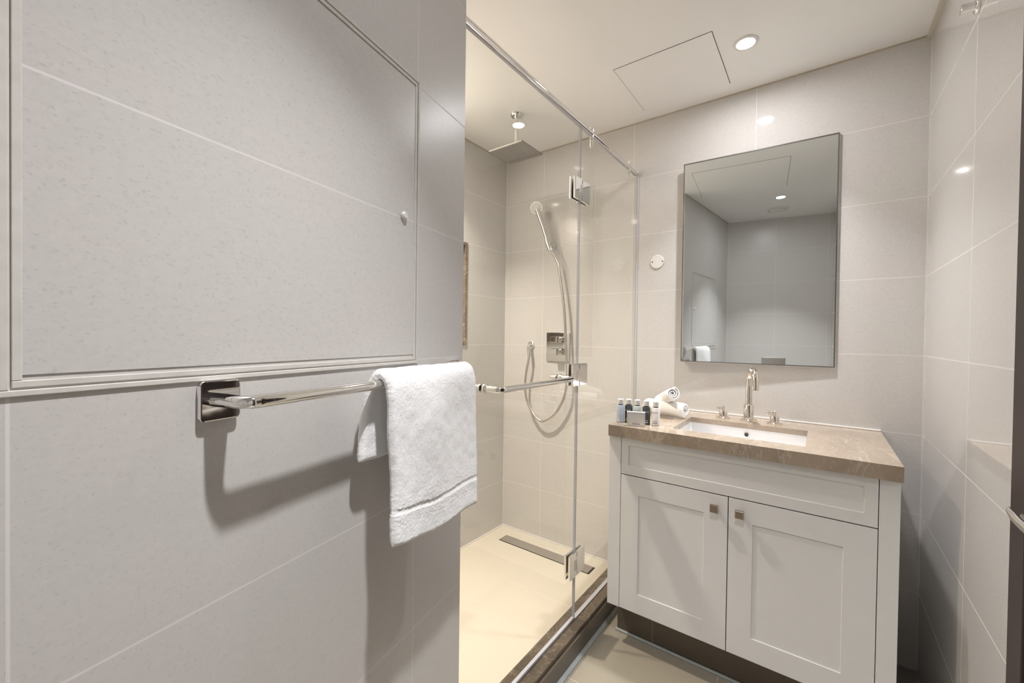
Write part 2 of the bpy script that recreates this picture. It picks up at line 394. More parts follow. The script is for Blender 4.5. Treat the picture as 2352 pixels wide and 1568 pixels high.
# ------------------------------------------------------------------ shower fittings
sh = thing('rain_shower_head', 'square ceiling mounted rain shower head on a short rod', 'shower head', (-1.283, 1.738, 2.20))
obj('ceiling_flange', lathe(B(), (-1.283, 1.738, CEIL), (0, 0, -1), [(0.032, 0), (0.032, 0.006), (0.027, 0.012), (0.012, 0.014), (0.012, 0.022)]), M_chrome, sh, smooth=True)
obj('rod', cyl(B(), (-1.283, 1.738, 2.215), (0, 0, 1), 0.0095, CEIL - 2.23), M_chrome, sh, smooth=True)
bm = B(); box(bm, -1.388, -1.182, 1.646, 1.834, 2.200, 2.209); box(bm, -1.31, -1.256, 1.711, 1.765, 2.209, 2.218)
pl = obj('head_plate', bm, M_head, sh, bevel=0.002)
bm = B()
for i in range(12):
    for j in range(11):
        lathe(bm, (-1.371 + i * 0.0156, 1.664 + j * 0.0152, 2.2005), (0, 0, -1), [(0.0028, 0), (0.0016, 0.0022)], 8)
tag(obj('nozzles', bm, plain('grey_rubber', (0.13, 0.125, 0.12), 0.6), pl), kind='stuff')
# hand shower
hs = thing('hand_shower', 'round handheld shower with flexible hose hung on the shower back wall', 'hand shower', (-1.31, D, 1.78))
HP = Vector((-1.322, 2.085, 1.805)); HC_ = Vector((-1.345, 2.075, 1.985))
bm = B(); lathe(bm, (-1.322, D - 0.0005, 1.803), (0, -1, 0), [(0.024, 0), (0.024, 0.008), (0.013, 0.014), (0.013, 0.050)]);
obj('wall_bracket', bm, M_chrome, hs, smooth=True)
bm = B(); tube(bm, [(-1.300, 2.118, 1.765), (-1.322, 2.112, 1.835)], [0.0165, 0.0175], 20); obj('holder_cup', bm, M_chrome, hs, smooth=True)
bm = B(); tube(bm, smooth_pts([(-1.302, 2.118, 1.775), (-1.322, 2.112, 1.84), (-1.343, 2.104, 1.91), (-1.365, 2.094, 1.975), (-1.378, 2.09, 2.015)]), 0.0140, 16)
hb = obj('handle', bm, M_chrome, hs, smooth=True)
dirv = Vector((0.30, -0.86, -0.40)).normalized()
c0 = Vector((-1.385, 2.095, 2.030))
bm = B(); lathe(bm, c0, dirv, [(0.012, -0.012), (0.030, -0.004), (0.039, 0.006), (0.040, 0.014), (0.037, 0.018)], 36)
hh = obj('spray_head', bm, M_chrome, hs, smooth=True)
obj('spray_face', lathe(B(), c0 + dirv * 0.0182, dirv, [(0.0335, 0), (0.0335, 0.0012), (0.031, 0.002)], 32), M_plastic, hs, smooth=True, label='white nozzle face')
bm = B(); fx, fy, fz = basis(dirv)
for rr, nn in ((0.008, 6), (0.014, 6), (0.020, 16), (0.024, 20), (0.028, 24)):
    for k in range(nn):
        a = 2 * PI * k / nn + rr * 40; p = c0 + dirv * 0.0202 + fx * rr * math.cos(a) + fy * rr * math.sin(a)
        lathe(bm, p, dirv, [(0.0013, 0), (0.0009, 0.001)], 6)
tag(obj('spray_nozzles', bm, M_hole, hh), kind='stuff')
hose = [(-1.292, 2.122, 1.755), (-1.270, 2.13, 1.72), (-1.250, 2.13, 1.674), (-1.227, 2.13, 1.544), (-1.207, 2.13, 1.416), (-1.197, 2.13, 1.289), (-1.188, 2.13, 1.137), (-1.182, 2.13, 1.036), (-1.191, 2.13, 0.934), (-1.222, 2.13, 0.854), (-1.280, 2.13, 0.775), (-1.35, 2.13, 0.742), (-1.414, 2.13, 0.779), (-1.461, 2.13, 0.855), (-1.478, 2.13, 0.935), (-1.473, 2.13, 1.017), (-1.458, 2.13, 1.090), (-1.452, 2.135, 1.135)]
obj('hose', tube(B(), smooth_pts(hose), 0.0075, 14), M_brushed, hs, smooth=True)
wo = thing('hose_outlet', 'small round chrome wall outlet the shower hose plugs into', 'shower outlet', (-1.470, D, 1.199))
bm = B(); lathe(bm, (-1.470, D - 0.0005, 1.199), (0, -1, 0), [(0.025, 0), (0.025, 0.007), (0.021, 0.010), (0.012, 0.011)]); obj('escutcheon', bm, M_chrome, wo, smooth=True)
bm = B(); tube(bm, bend((-1.470, D - 0.008, 1.199), (-1.462, 2.135, 1.199), (-1.453, 2.135, 1.130), 0.016), 0.0105, 16); obj('elbow', bm, M_chrome, wo, smooth=True)
vv = thing('shower_mixer', 'rectangular chrome shower mixer plate with two square levers', 'shower mixer', (-1.272, D, 1.193))
obj('wall_plate', bx(-1.352, -1.192, D - 0.010, D - 0.0005, 1.106, 1.281), M_chrome, vv, bevel=0.003)
for z, c, xx in ((1.238, 0, -1.266), (1.166, 0, -1.266)):
    bm = B(); cyl(bm, (xx, D - 0.010, z), (0, -1, 0), 0.017, 0.028); k = obj('stem', bm, M_chrome, vv, smooth=True)
    obj('lever_block', bx(xx - 0.020, xx + 0.020, D - 0.070, D - 0.038, z - 0.019, z + 0.019), M_chrome, vv, bevel=0.002)
    obj('lever_fin', bx(xx - 0.030, xx - 0.020, D - 0.060, D - 0.050, z + 0.010, z + 0.016), M_chrome, vv, bevel=0.001)
# linear drain
dr = thing('linear_drain', 'long brushed steel drain channel in the shower floor', 'drain', (-1.27, 2.042, 0))
obj('drain_channel', bx(-1.572, -0.965, 2.003, 2.081, 0.0005, 0.0018), M_hole, dr)
obj('drain_grate', bx(-1.569, -0.974, 2.006, 2.078, 0.0018, 0.0045), M_brushed, dr, bevel=0.0008)

# ------------------------------------------------------------------ vanity cabinet
CX0, CX1 = -0.695, 0.191; CF = 1.618
va = thing('vanity_cabinet', 'white panelled vanity cabinet with two doors under the marble counter', 'cabinet', (-0.25, 1.90, 0))
bm = B()
ZT = HC - 0.0455
box(bm, CX0 + 0.004, CX0 + 0.020, CF + 0.02, D - 0.002, 0.158, ZT); box(bm, CX1 - 0.020, CX1 - 0.002, CF + 0.02, D - 0.002, 0.158, ZT)
box(bm, CX0 + 0.020, CX1 - 0.020, D - 0.014, D - 0.002, 0.158, ZT); box(bm, CX0 + 0.02, CX1 - 0.02, CF + 0.03, D - 0.014, 0.158, 0.176)
obj('carcass', bm, M_white, va)
bm = B(); box(bm, -0.6445, 0.1445, CF + 0.022, CF + 0.030, 0.180, ZT); obj('inner_front', bm, M_carcass, va)
for x0, x1 in ((CX0, -0.6445), (0.1450, CX1)):
    obj('side_filler', bx(x0, x1, CF, CF + 0.0195, 0.156, ZT - 0.002), M_white, va, bevel=0.0008)
def shaker(name, x0, x1, z0, z1, px0, px1, pz0, pz1, parent):
    """frame and recessed centre panel, with one thin bead step"""
    bm = B(); y0, y1 = CF, CF + 0.019; yr = CF + 0.004
    def ring(a, b, ya, yb):
        A = [(a[0], a[2]), (a[1], a[2]), (a[1], a[3]), (a[0], a[3])]; Bq = [(b[0], b[2]), (b[1], b[2]), (b[1], b[3]), (b[0], b[3])]
        va_ = [bm.verts.new((x, ya, z)) for x, z in A]; vb = [bm.verts.new((x, yb, z)) for x, z in Bq]
        for i in range(4): bm.faces.new((va_[i], va_[(i + 1) % 4], vb[(i + 1) % 4], vb[i]))
        return va_, vb
    O = (x0, x1, z0, z1); I = (px0, px1, pz0, pz1); e = 0.0012
    I2 = (px0 + e, px1 - e, pz0 + e, pz1 - e); I3 = (px0 + 2.2 * e, px1 - 2.2 * e, pz0 + 2.2 * e, pz1 - 2.2 * e)
    a, b = ring(O, O, y1, y0 + 0.0006); bm.faces.new(a)
    ring(O, (x0 + 0.0006, x1 - 0.0006, z0 + 0.0006, z1 - 0.0006), y0 + 0.0006, y0)
    ring((x0 + 0.0006, x1 - 0.0006, z0 + 0.0006, z1 - 0.0006), I, y0, y0); ring(I, I2, y0, yr); _, c = ring(I2, I3, yr, yr)
    bm.faces.new(c[::-1]); bmesh.ops.remove_doubles(bm, verts=bm.verts, dist=1e-6)
    return obj(name, bm, M_white, parent)
shaker('drawer_front', -0.6425, 0.1430, 0.7045, 0.8500, -0.613, 0.112, 0.741, 0.822, va)
d1 = shaker('door', -0.6425, -0.2525, 0.158, 0.7005, -0.570, -0.329, 0.235, 0.628, va)
d2 = shaker('door', -0.2495, 0.1430, 0.158, 0.7005, -0.176, 0.065, 0.235, 0.625, va)
for d, x in ((d1, -0.2925), (d2, -0.2135)):
    bm = B(); cyl(bm, (x, CF, 0.656), (0, -1, 0), 0.0075, 0.016, 20)
    s = 0.0135; y0, y1 = CF - 0.016, CF - 0.025
    lo = [bm.verts.new((x + a * s, y0, 0.656 + b * s)) for a, b in ((-1, -1), (1, -1), (1, 1), (-1, 1))]
    hi = [bm.verts.new((x + a * s, y1 + 0.001, 0.656 + b * s)) for a, b in ((-1, -1), (1, -1), (1, 1), (-1, 1))]
    tp = [bm.verts.new((x + a * s * 0.8, y1 - 0.001, 0.656 + b * s * 0.8)) for a, b in ((-1, -1), (1, -1), (1, 1), (-1, 1))]
    bm.faces.new(lo); bm.faces.new(tp)
    for A, Bq in ((lo, hi), (hi, tp)):
        for i in range(4): bm.faces.new((A[i], A[(i + 1) % 4], Bq[(i + 1) % 4], Bq[i]))
    obj('knob', bm, M_knob, d, label='square bronze-toned metal knob')
obj('toe_kick', bx(-0.684, CX1 - 0.02, 1.707, 1.722, 0, 0.158), M_toe, va, label='dark brown tiled plinth')
obj('toe_return', bx(-0.684, -0.670, 1.722, D - 0.002, 0, 0.158), M_toe, va, label='dark brown tiled plinth end')
obj('floor_sealant', bx(-0.690, CX1 - 0.02, 1.694, 1.7068, 0, 0.008), M_greycaulk, va, bevel=0.003, label='pale grey sealant bead along the plinth')

# counter slab with the sink cut-out
SX0, SX1, SY0, SY1 = -0.468, -0.036, 1.700, 2.002
KX0, KX1 = -0.694, 0.195
ct = thing('vanity_counter', 'brown veined marble counter slab on the white cabinet', 'counter', (-0.25, 1.90, HC - 0.045))
bm = B(); zb = HC - 0.022
xs = [KX0, SX0, SX1, KX1]; ys = [YF, SY0, SY1, D - 0.001]
g = {}
for i, x in enumerate(xs):
    for j, y in enumerate(ys):
        for k, z in enumerate((zb, HC)): g[i, j, k] = bm.verts.new((x, y, z))
for i in range(3):
    for j in range(3):
        if (i, j) == (1, 1): continue
        for k in (0, 1): bm.faces.new([g[i, j, k], g[i + 1, j, k], g[i + 1, j + 1, k], g[i, j + 1, k]])
for (a, b) in [((i, 0), (i + 1, 0)) for i in range(3)] + [((i, 3), (i + 1, 3)) for i in range(3)] + [((0, j), (0, j + 1)) for j in range(3)] + [((3, j), (3, j + 1)) for j in range(3)] + [((1, 1), (2, 1)), ((1, 2), (2, 2)), ((1, 1), (1, 2)), ((2, 1), (2, 2))]:
    bm.faces.new([g[a[0], a[1], 0], g[b[0], b[1], 0], g[b[0], b[1], 1], g[a[0], a[1], 1]])
obj('slab', bm, M_counter, ct)
bm = B(); box(bm, KX0, KX1, YF, YF + 0.012, HC - 0.045, zb)
box(bm, KX0, KX0 + 0.012, YF + 0.012, D - 0.001, HC - 0.045, zb); box(bm, KX1 - 0.012, KX1, YF + 0.012, D - 0.001, HC - 0.045, zb)
obj('apron', bm, M_counter, ct)
obj('wall_sealant', bx(KX0 + 0.08, KX1, D - 0.007, D - 0.0005, HC, HC + 0.007), M_whitecaulk, ct, bevel=0.002, label='white silicone bead along the wall')
# basin
sk = thing('undermount_basin', 'white rectangular undermount basin in the marble counter', 'basin', (-0.25, 1.85, 0.76))
bm = B(); e = 0.006; zr = zb - 0.0002
def rr(x0, x1, y0, y1, r, z, n=6):
    out = []
    for cx, cy, a0 in ((x1 - r, y1 - r, 0), (x0 + r, y1 - r, PI / 2), (x0 + r, y0 + r, PI), (x1 - r, y0 + r, 1.5 * PI)):
        for k in range(n + 1):
            a = a0 + PI / 2 * k / n; out.append(bm.verts.new((cx + r * math.cos(a), cy + r * math.sin(a), z)))
    return out
rings = [rr(SX0 - 0.02, SX1 + 0.02, SY0 - 0.02, SY1 + 0.02, 0.02, zr - 0.001), rr(SX0 - 0.02, SX1 + 0.02, SY0 - 0.02, SY1 + 0.02, 0.02, zr), rr(SX0 - e, SX1 + e, SY0 - e, SY1 + e, 0.014, zr), rr(SX0 - e + .001, SX1 + e - .001, SY0 - e + .001, SY1 + e - .001, 0.016, zr - 0.06), rr(SX0 + 0.004, SX1 - 0.004, SY0 + 0.004, SY1 - 0.004, 0.025, 0.785), rr(SX0 + 0.03, SX1 - 0.03, SY0 + 0.03, SY1 - 0.03, 0.03, 0.768), rr(-0.27, -0.23, 1.84, 1.88, 0.018, 0.762)]
for a, b in zip(rings, rings[1:]):
    n = len(a)
    for i in range(n): bm.faces.new((a[i], a[(i + 1) % n], b[(i + 1) % n], b[i]))
bm.faces.new(rings[-1])
obj('bowl', bm, M_ceramic, sk, smooth=True)
bm = B(); lathe(bm, (-0.247, SY1 + e - 0.0012, 0.850), (0, -1, 0), [(0.0115, 0), (0.0115, 0.002), (0.008, 0.0026)], 28); ov = obj('overflow_ring', bm, M_brushed, sk, smooth=True, label='dark steel overflow ring')
obj('overflow_hole', lathe(B(), (-0.247, SY1 + e - 0.0039, 0.850), (0, -1, 0), [(0.0078, 0), (0.0078, 0.0004)], 24), M_hole, ov)
obj('drain_plug', lathe(B(), (-0.25, 1.86, 0.7625), (0, 0, 1), [(0.021, 0), (0.021, 0.003), (0.017, 0.005)], 28), M_chrome, sk, smooth=True)

# faucet and its two handles
fx0, fy0 = -0.249, 2.072
fa = thing('basin_faucet', 'tall gooseneck basin spout in polished metal at the middle of the counter', 'faucet', (fx0, fy0, HC))
obj('base_flange', lathe(B(), (fx0, fy0, HC), (0, 0, 1), [(0.033, 0), (0.033, 0.008), (0.031, 0.010), (0.021, 0.0105)], 36), M_nickel, fa, smooth=True)
obj('collar', lathe(B(), (fx0, fy0, HC + 0.010), (0, 0, 1), [(0.0205, 0), (0.0205, 0.058), (0.0165, 0.064), (0.0145, 0.065)], 36), M_nickel, fa, smooth=True)
dv = Vector((0.033, -0.082, 0)).normalized(); R = 0.043; zc = 1.077
pts = [Vector((fx0, fy0, HC + 0.07)), Vector((fx0, fy0, 1.03))]
for k in range(25):
    a = PI * k / 24; pts.append(Vector((fx0, fy0, zc)) + dv * (R - R * math.cos(a)) + Vector((0, 0, R * math.sin(a))))
pts.append(Vector((fx0, fy0, 1.046)) + dv * 2 * R)
obj('spout', tube(B(), pts, 0.0138, 24), M_nickel, fa, smooth=True)
obj('aerator', lathe(B(), Vector((fx0, fy0, 1.0465)) + dv * 2 * R, (0, 0, -1), [(0.0125, 0), (0.0125, 0.004), (0.009, 0.0045), (0.008, 0.002)], 24), M_brushed, fa, smooth=True)
for x, y, side in ((-0.348, 2.066, 'left'), (-0.152, 2.060, 'right')):
    t = thing('faucet_handle', side + ' polished metal cross-lever handle beside the basin spout', 'faucet handle', (x, y, HC), group='handles of the basin faucet')
    obj('base_flange', lathe(B(), (x, y, HC), (0, 0, 1), [(0.029, 0), (0.029, 0.007), (0.027, 0.009), (0.019, 0.0095)], 32), M_nickel, t, smooth=True)
    obj('body', lathe(B(), (x, y, HC + 0.009), (0, 0, 1), [(0.0175, 0), (0.0175, 0.024), (0.0155, 0.027), (0.006, 0.0275)], 32), M_nickel, t, smooth=True)
    bm = B(); cyl(bm, (x, y, HC + 0.036), (0, 0, 1), 0.0065, 0.020, 20)
    obj('stem', bm, M_nickel, t, smooth=True)
    d = Vector((-0.80, -0.60, 0)).normalized() if side == 'left' else Vector((-0.92, -0.38, 0)).normalized(); p = Vector((x, y, HC + 0.046)) + d * 0.005
    obj('lever', lathe(B(), p, d, [(0.0040, 0), (0.0040, 0.013), (0.0062, 0.015), (0.0072, 0.021), (0.0055, 0.026), (0.0, 0.0275)], 20), M_nickel, t, smooth=True)

# ------------------------------------------------------------------ toiletries
def lettering(text, size, width=None):
    c = bpy.data.curves.new('lettering', 'FONT'); c.body = text; c.size = size; c.align_x = 'CENTER'; c.resolution_u = 2
    o = bpy.data.objects.new('lettering', c); COL.objects.link(o); dg = bpy.context.evaluated_depsgraph_get(); dg.update()
    me = bpy.data.meshes.new_from_object(o.evaluated_get(dg)); bpy.data.objects.remove(o); bpy.data.curves.remove(c)
    bm = B(); bm.from_mesh(me); bpy.data.meshes.remove(me)
    if width:
        xs_ = [v.co.x for v in bm.verts]; w_ = max(xs_) - min(xs_); cx = (max(xs_) + min(xs_)) / 2
        for v in bm.verts: v.co.x = (v.co.x - cx) * width / w_
    return bm
def bottle(x, y, face, body_m, print_m, label, cap_m=None, lines=True, hgt=0.072):
    """slim cylinder bottle with cap; face = angle the print looks towards"""
    t = thing('toiletry_bottle', label, 'bottle', (x, y, HC), group='travel toiletry bottles on the counter')
    r = 0.0158
    body = obj('body', lathe(B(), (x, y, HC + 0.0002), (0, 0, 1), [(0.0, 0), (r - 0.002, 0), (r, 0.002), (r, hgt - 0.003), (r - 0.002, hgt), (0.0085, hgt + 0.0012), (0.0085, hgt + 0.005), (0, hgt + 0.005)], 32), body_m, t, smooth=True)
    obj('neck_ring', cyl(B(), (x, y, HC + hgt + 0.0014), (0, 0, 1), 0.0100, 0.0034, 28, 0.0004), M_bottle_dark, t, smooth=True, label='dark neck ring')
    obj('cap', lathe(B(), (x, y, HC + hgt + 0.0050), (0, 0, 1), [(0.0, 0), (0.0115, 0), (0.0118, 0.001), (0.0118, 0.0195), (0.0105, 0.021), (0, 0.0212)], 28), cap_m or M_bottle_white, t, smooth=True, label='white cap')
    def wrap(bm, z, name, m):
        for v in bm.verts:
            a = face + v.co.x / r; h = z + v.co.y; v.co = Vector((x + (r + 0.00025) * math.cos(a), y + (r + 0.00025) * math.sin(a), h))
        return obj(name, bm, m, t)
    wrap(lettering('ELEMIS', 0.0085, 0.0255), HC + hgt * 0.70, 'lettering', print_m)
    if lines:
        bm = B()
        def strip(w, z0, h, off=0):
            n = 8; prev = None
            for i in range(n + 1):
                xx = off - w / 2 + w * i / n; a = (bm.verts.new((xx, z0, 0)), bm.verts.new((xx, z0 + h, 0)))
                if prev: bm.faces.new((prev[0], a[0], a[1], prev[1]))
                prev = a
        strip(0.022, 0.0090, 0.0026); strip(0.022, 0.0160, 0.0009); strip(0.018, 0.0190, 0.0009)
        wrap(bm, HC, 'label_print', print_m)
    return t
face = -PI / 2 + 0.10
bottle(-0.537, 1.712, face, M_bottle_white, M_boxprint, 'white bottle at the right end of the toiletry row')
bottle(-0.5745, 1.708, face, M_bottle_dark, M_whiteprint, 'dark slate bottle second from the right, next to the white one')
bottle(-0.612, 1.706, face, M_bottle_pale, M_boxprint, 'pale grey bottle in the middle of the toiletry row, behind the soap box')
bottle(-0.647, 1.702, face, M_bottle_dark, M_whiteprint, 'dark slate bottle behind the left part of the soap box')
bottle(-0.6755, 1.683, face, M_bottle_blue, M_whiteprint, 'pale blue bottle at the left end of the toiletry row')
# soap carton
sb = thing('soap_box', 'small white soap carton standing in front of the toiletry bottles', 'box', (-0.592, 1.64, HC))
a_ = math.atan2(0.0235, 0.0655); ca, sa = math.cos(a_), math.sin(a_); P0 = Vector((-0.624, 1.623, HC + 0.0003))
def sbp(u, v, z): return Vector((P0.x + ca * u - sa * v, P0.y + sa * u + ca * v, P0.z + z))
def sbox(u0, u1, v0, v1, z0, z1):
    bm = bx(u0, u1, v0, v1, z0, z1)
    for v in bm.verts: v.co = sbp(*v.co)
    return bm
obj('carton', sbox(0, 0.0700, 0, 0.018, 0, 0.058), M_bottle_white, sb, bevel=0.0006)
bm = B(); f = -0.0002
for (u0, u1, z0, z1) in ((0.0035, 0.0665, 0.0035, 0.0041), (0.0035, 0.0665, 0.0534, 0.0540), (0.0035, 0.0041, 0.0041, 0.0534), (0.0659, 0.0665, 0.0041, 0.0534), (0.020, 0.050, 0.0088, 0.0112), (0.022, 0.048, 0.0160, 0.0166)):
    box(bm, u0, u1, f, 0.0002, z0, z1)
for v in bm.verts: v.co = sbp(*v.co)
obj('label_print', bm, M_boxprint, sb)

# rolled towels
def roll(name, label, p0, p1, R, turns, seed, flat=1.0, start=0.0):
    p0, p1 = Vector(p0), Vector(p1); ax = (p1 - p0); L = ax.length; x, y, z = basis(ax)
    bm = B(); th = R / (turns + 0.15) * 0.97; n = int(turns * 30); m_ = 14; G_ = {}
    for side in (0, 1):
        for i in range(n + 1):
            a = start + 2 * PI * turns * i / n; rc = R * 0.12 + (R - th * 0.5 - R * 0.12) * i / n + (th * 0.44 if side else -th * 0.44)
            rc = max(rc, 0.0012)
            for j in range(m_ + 1):
                s = j / m_; e_ = abs(2 * s - 1)
                inset = 0.008 * (1 - i / n) * (1 if s > 0.5 else -1) * (e_ ** 6)
                rad = rc - (0.0035 * e_ ** 10 if side else -0.0015 * e_ ** 10)
                wob = 1 + 0.035 * noise.noise(Vector((a * 0.5 + seed, s * 2.5, seed))) + 0.05 * noise.noise(Vector((math.cos(a) * 1.5, math.sin(a) * 1.5 + s * 3, seed)))
                pos = p0 + z * (L * s - inset) + x * rad * wob * math.cos(a) + y * rad * wob * math.sin(a) * flat
                pos += Vector(noise.noise_vector(pos * 160)) * 0.0007
                G_[side, i, j] = bm.verts.new(pos)
    for i in range(n):
        for j in range(m_):
            for sd in (0, 1): bm.faces.new((G_[sd, i, j], G_[sd, i + 1, j], G_[sd, i + 1, j + 1], G_[sd, i, j + 1]))
        for j in (0, m_): bm.faces.new((G_[0, i, j], G_[0, i + 1, j], G_[1, i + 1, j], G_[1, i, j]))
    for i in (0, n):
        for j in range(m_): bm.faces.new((G_[0, i, j], G_[0, i, j + 1], G_[1, i, j + 1], G_[1, i, j]))
    o = obj(name, bm, M_towel, loc=((p0 + p1) / 2 - Vector((0, 0, R))), smooth=True); s_ = o.modifiers.new('soft', 'SUBSURF'); s_.levels = 1; s_.render_levels = 1
    return tag(o, label, 'towel', 'rolled white hand towels on the counter')
roll('rolled_towel', 'rolled white hand towel lying flat on the marble counter', (-0.668, 1.985, HC + 0.0385), (-0.470, 1.925, HC + 0.0390), 0.0375, 2.6, 3.0, start=0.8)
roll('rolled_towel', 'rolled white hand towel propped up on top of the other roll', (-0.640, 2.085, HC + 0.046), (-0.515, 1.880, HC + 0.116), 0.0350, 2.8, 9.0, start=2.6)

# ------------------------------------------------------------------ mirror
thm = math.radians(2.7); MIR = Frame((0.046, D - 0.009, 0), thm)
mi = thing('wall_mirror', 'tall frameless-look rectangular mirror with thin chrome edge above the basin', 'mirror', (-0.30, 0, 1.142), MIR)
MW = 0.602; z0, z1 = 1.142, 2.107
obj('glass_face', bx(-MW + 0.004, -0.004, 0.0, 0.004, z0 + 0.004, z1 - 0.004), M_mirror, mi)
bm = B(); t = 0.0038
for a in ((-MW, -MW + t, -0.003, 0.008, z0, z1), (-t, 0, -0.003, 0.008, z0, z1), (-MW + t, -t, -0.003, 0.008, z0, z0 + t), (-MW + t, -t, -0.003, 0.008, z1 - t, z1)): box(bm, *a)
obj('edge_frame', bm, plain('dark_mirror_edge', (0.34, 0.33, 0.31), 0.25, 1.0), mi)
bm = B(); yb0 = 0.0082
q4 = [(-MW + 0.010, yb0), (0.005, yb0), (0.005, 0.0088), (-MW + 0.010, 0.009 + (MW - 0.010) * math.tan(thm) - 0.001)]  # fills the wedge between mirror and wall
prism(bm, q4, z0 - 0.005, z1 - 0.006); obj('backing_board', bm, M_grout, mi)

# cover plate left of the mirror
cp = thing('blank_cover_plate', 'round white blank cover plate on the back wall left of the mirror', 'cover plate', (-0.689, D, 1.65))
obj('disc', lathe(B(), (-0.689, D - 0.0003, 1.65), (0, -1, 0), [(0.0355, 0), (0.0355, 0.003), (0.033, 0.0055), (0.0, 0.0058)], 40), M_plastic, cp, smooth=True)
for dx in (-0.0245, 0.0275):
    obj('screw', lathe(B(), (-0.689 + dx, D - 0.006, 1.65), (0, -1, 0), [(0.0034, 0), (0.0028, 0.0008)], 16), M_hole, cp)

# ------------------------------------------------------------------ towel wall: access panel, knob, bar, towel
ap = thing('wall_access_panel', 'square tiled access panel framed by white sealant beads on the towel wall', 'access panel', (0.49, 0, 1.2), LEFT)
obj('tile_face', bx(0.206, 0.782, 0.0003, 0.0012, 1.212, 1.792), tile('tile_access_panel', 'x', 5.0, -2.0 - 0.49, pitch2=0.3, y0=0.3, base=TILE_BASE, gw=0.0028, rough=0.32), ap)
def frame_bm(a0, a1, c0, c1, w, y0, y1):
    bm = B(); box(bm, a0, a1, y0, y1, c0, c0 + w); box(bm, a0, a1, y0, y1, c1 - w, c1); box(bm, a0, a0 + w, y0, y1, c0 + w, c1 - w); box(bm, a1 - w, a1, y0, y1, c0 + w, c1 - w); return bm
obj('outer_bead', frame_bm(0.192, 0.796, 1.192, 1.812, 0.0062, 0.0002, 0.0030), M_caulk, ap, bevel=0.001)
obj('inner_bead', frame_bm(0.200, 0.788, 1.200, 1.804, 0.0068, 0.0002, 0.0022), M_caulk, ap, bevel=0.0008)
kb = obj('panel_knob', lathe(B(), (0.244, 0.0014, 1.504), (0, 1, 0), [(0.0078, 0), (0.0086, 0.002), (0.0086, 0.005), (0.006, 0.008), (0, 0.0085)], 28), M_plastic, ap, smooth=True, label='small white knob')

tb = thing('towel_bar', 'chrome towel bar on square wall mounts along the tiled wall', 'towel rail', (0.335, 0, 1.165), LEFT)
BZ = 1.166; BO = 0.060
for tt in (0.609, 0.052):
    bm = B(); loops = []
    for yy, ins in ((0.0004, 0.0005), (0.0075, 0.0), (0.0090, 0.0006), (0.0095, 0.0020)):
        lp = []; hx, hz_, rc = 0.025 - ins, 0.026 - ins, 0.006 - ins
        for sx_, sz_, a0 in ((1, 1, 0), (-1, 1, PI / 2), (-1, -1, PI), (1, -1, 1.5 * PI)):
            for k in range(7):
                a = a0 + PI / 2 * k / 6; lp.append(bm.verts.new((tt + sx_ * (hx - rc) + rc * math.cos(a), yy, BZ + sz_ * (hz_ - rc) + rc * math.sin(a))))
        loops.append(lp)
    for A, Bq in zip(loops, loops[1:]):
        for i in range(len(A)): bm.faces.new((A[i], A[(i + 1) % len(A)], Bq[(i + 1) % len(A)], Bq[i]))
    bm.faces.new(loops[0]); bm.faces.new(loops[-1])
    pl = obj('mounting_plate', bm, M_chrome, tb)
bm = B()
def arm(tt, sgn):
    pts = bend((tt, 0.009, BZ), (tt, BO, BZ), (tt - sgn * 0.07, BO, BZ), 0.020, 10)
    rs = []
    for p in pts:
        k = min(1, p.y / BO); rs.append((0.0088 + (1 - k) * 0.008, 0.0085) if p.y < BO - 0.001 else (0.0088, 0.0088))
    return tube(B(), pts, rs, 24)
obj('arm', arm(0.609, 1), M_chrome, tb, smooth=True); obj('arm', arm(0.052, -1), M_chrome, tb, smooth=True)
obj('bar', cyl(B(), (0.062, BO, BZ), (1, 0, 0), 0.0084, 0.540), M_chrome, tb, smooth=True)

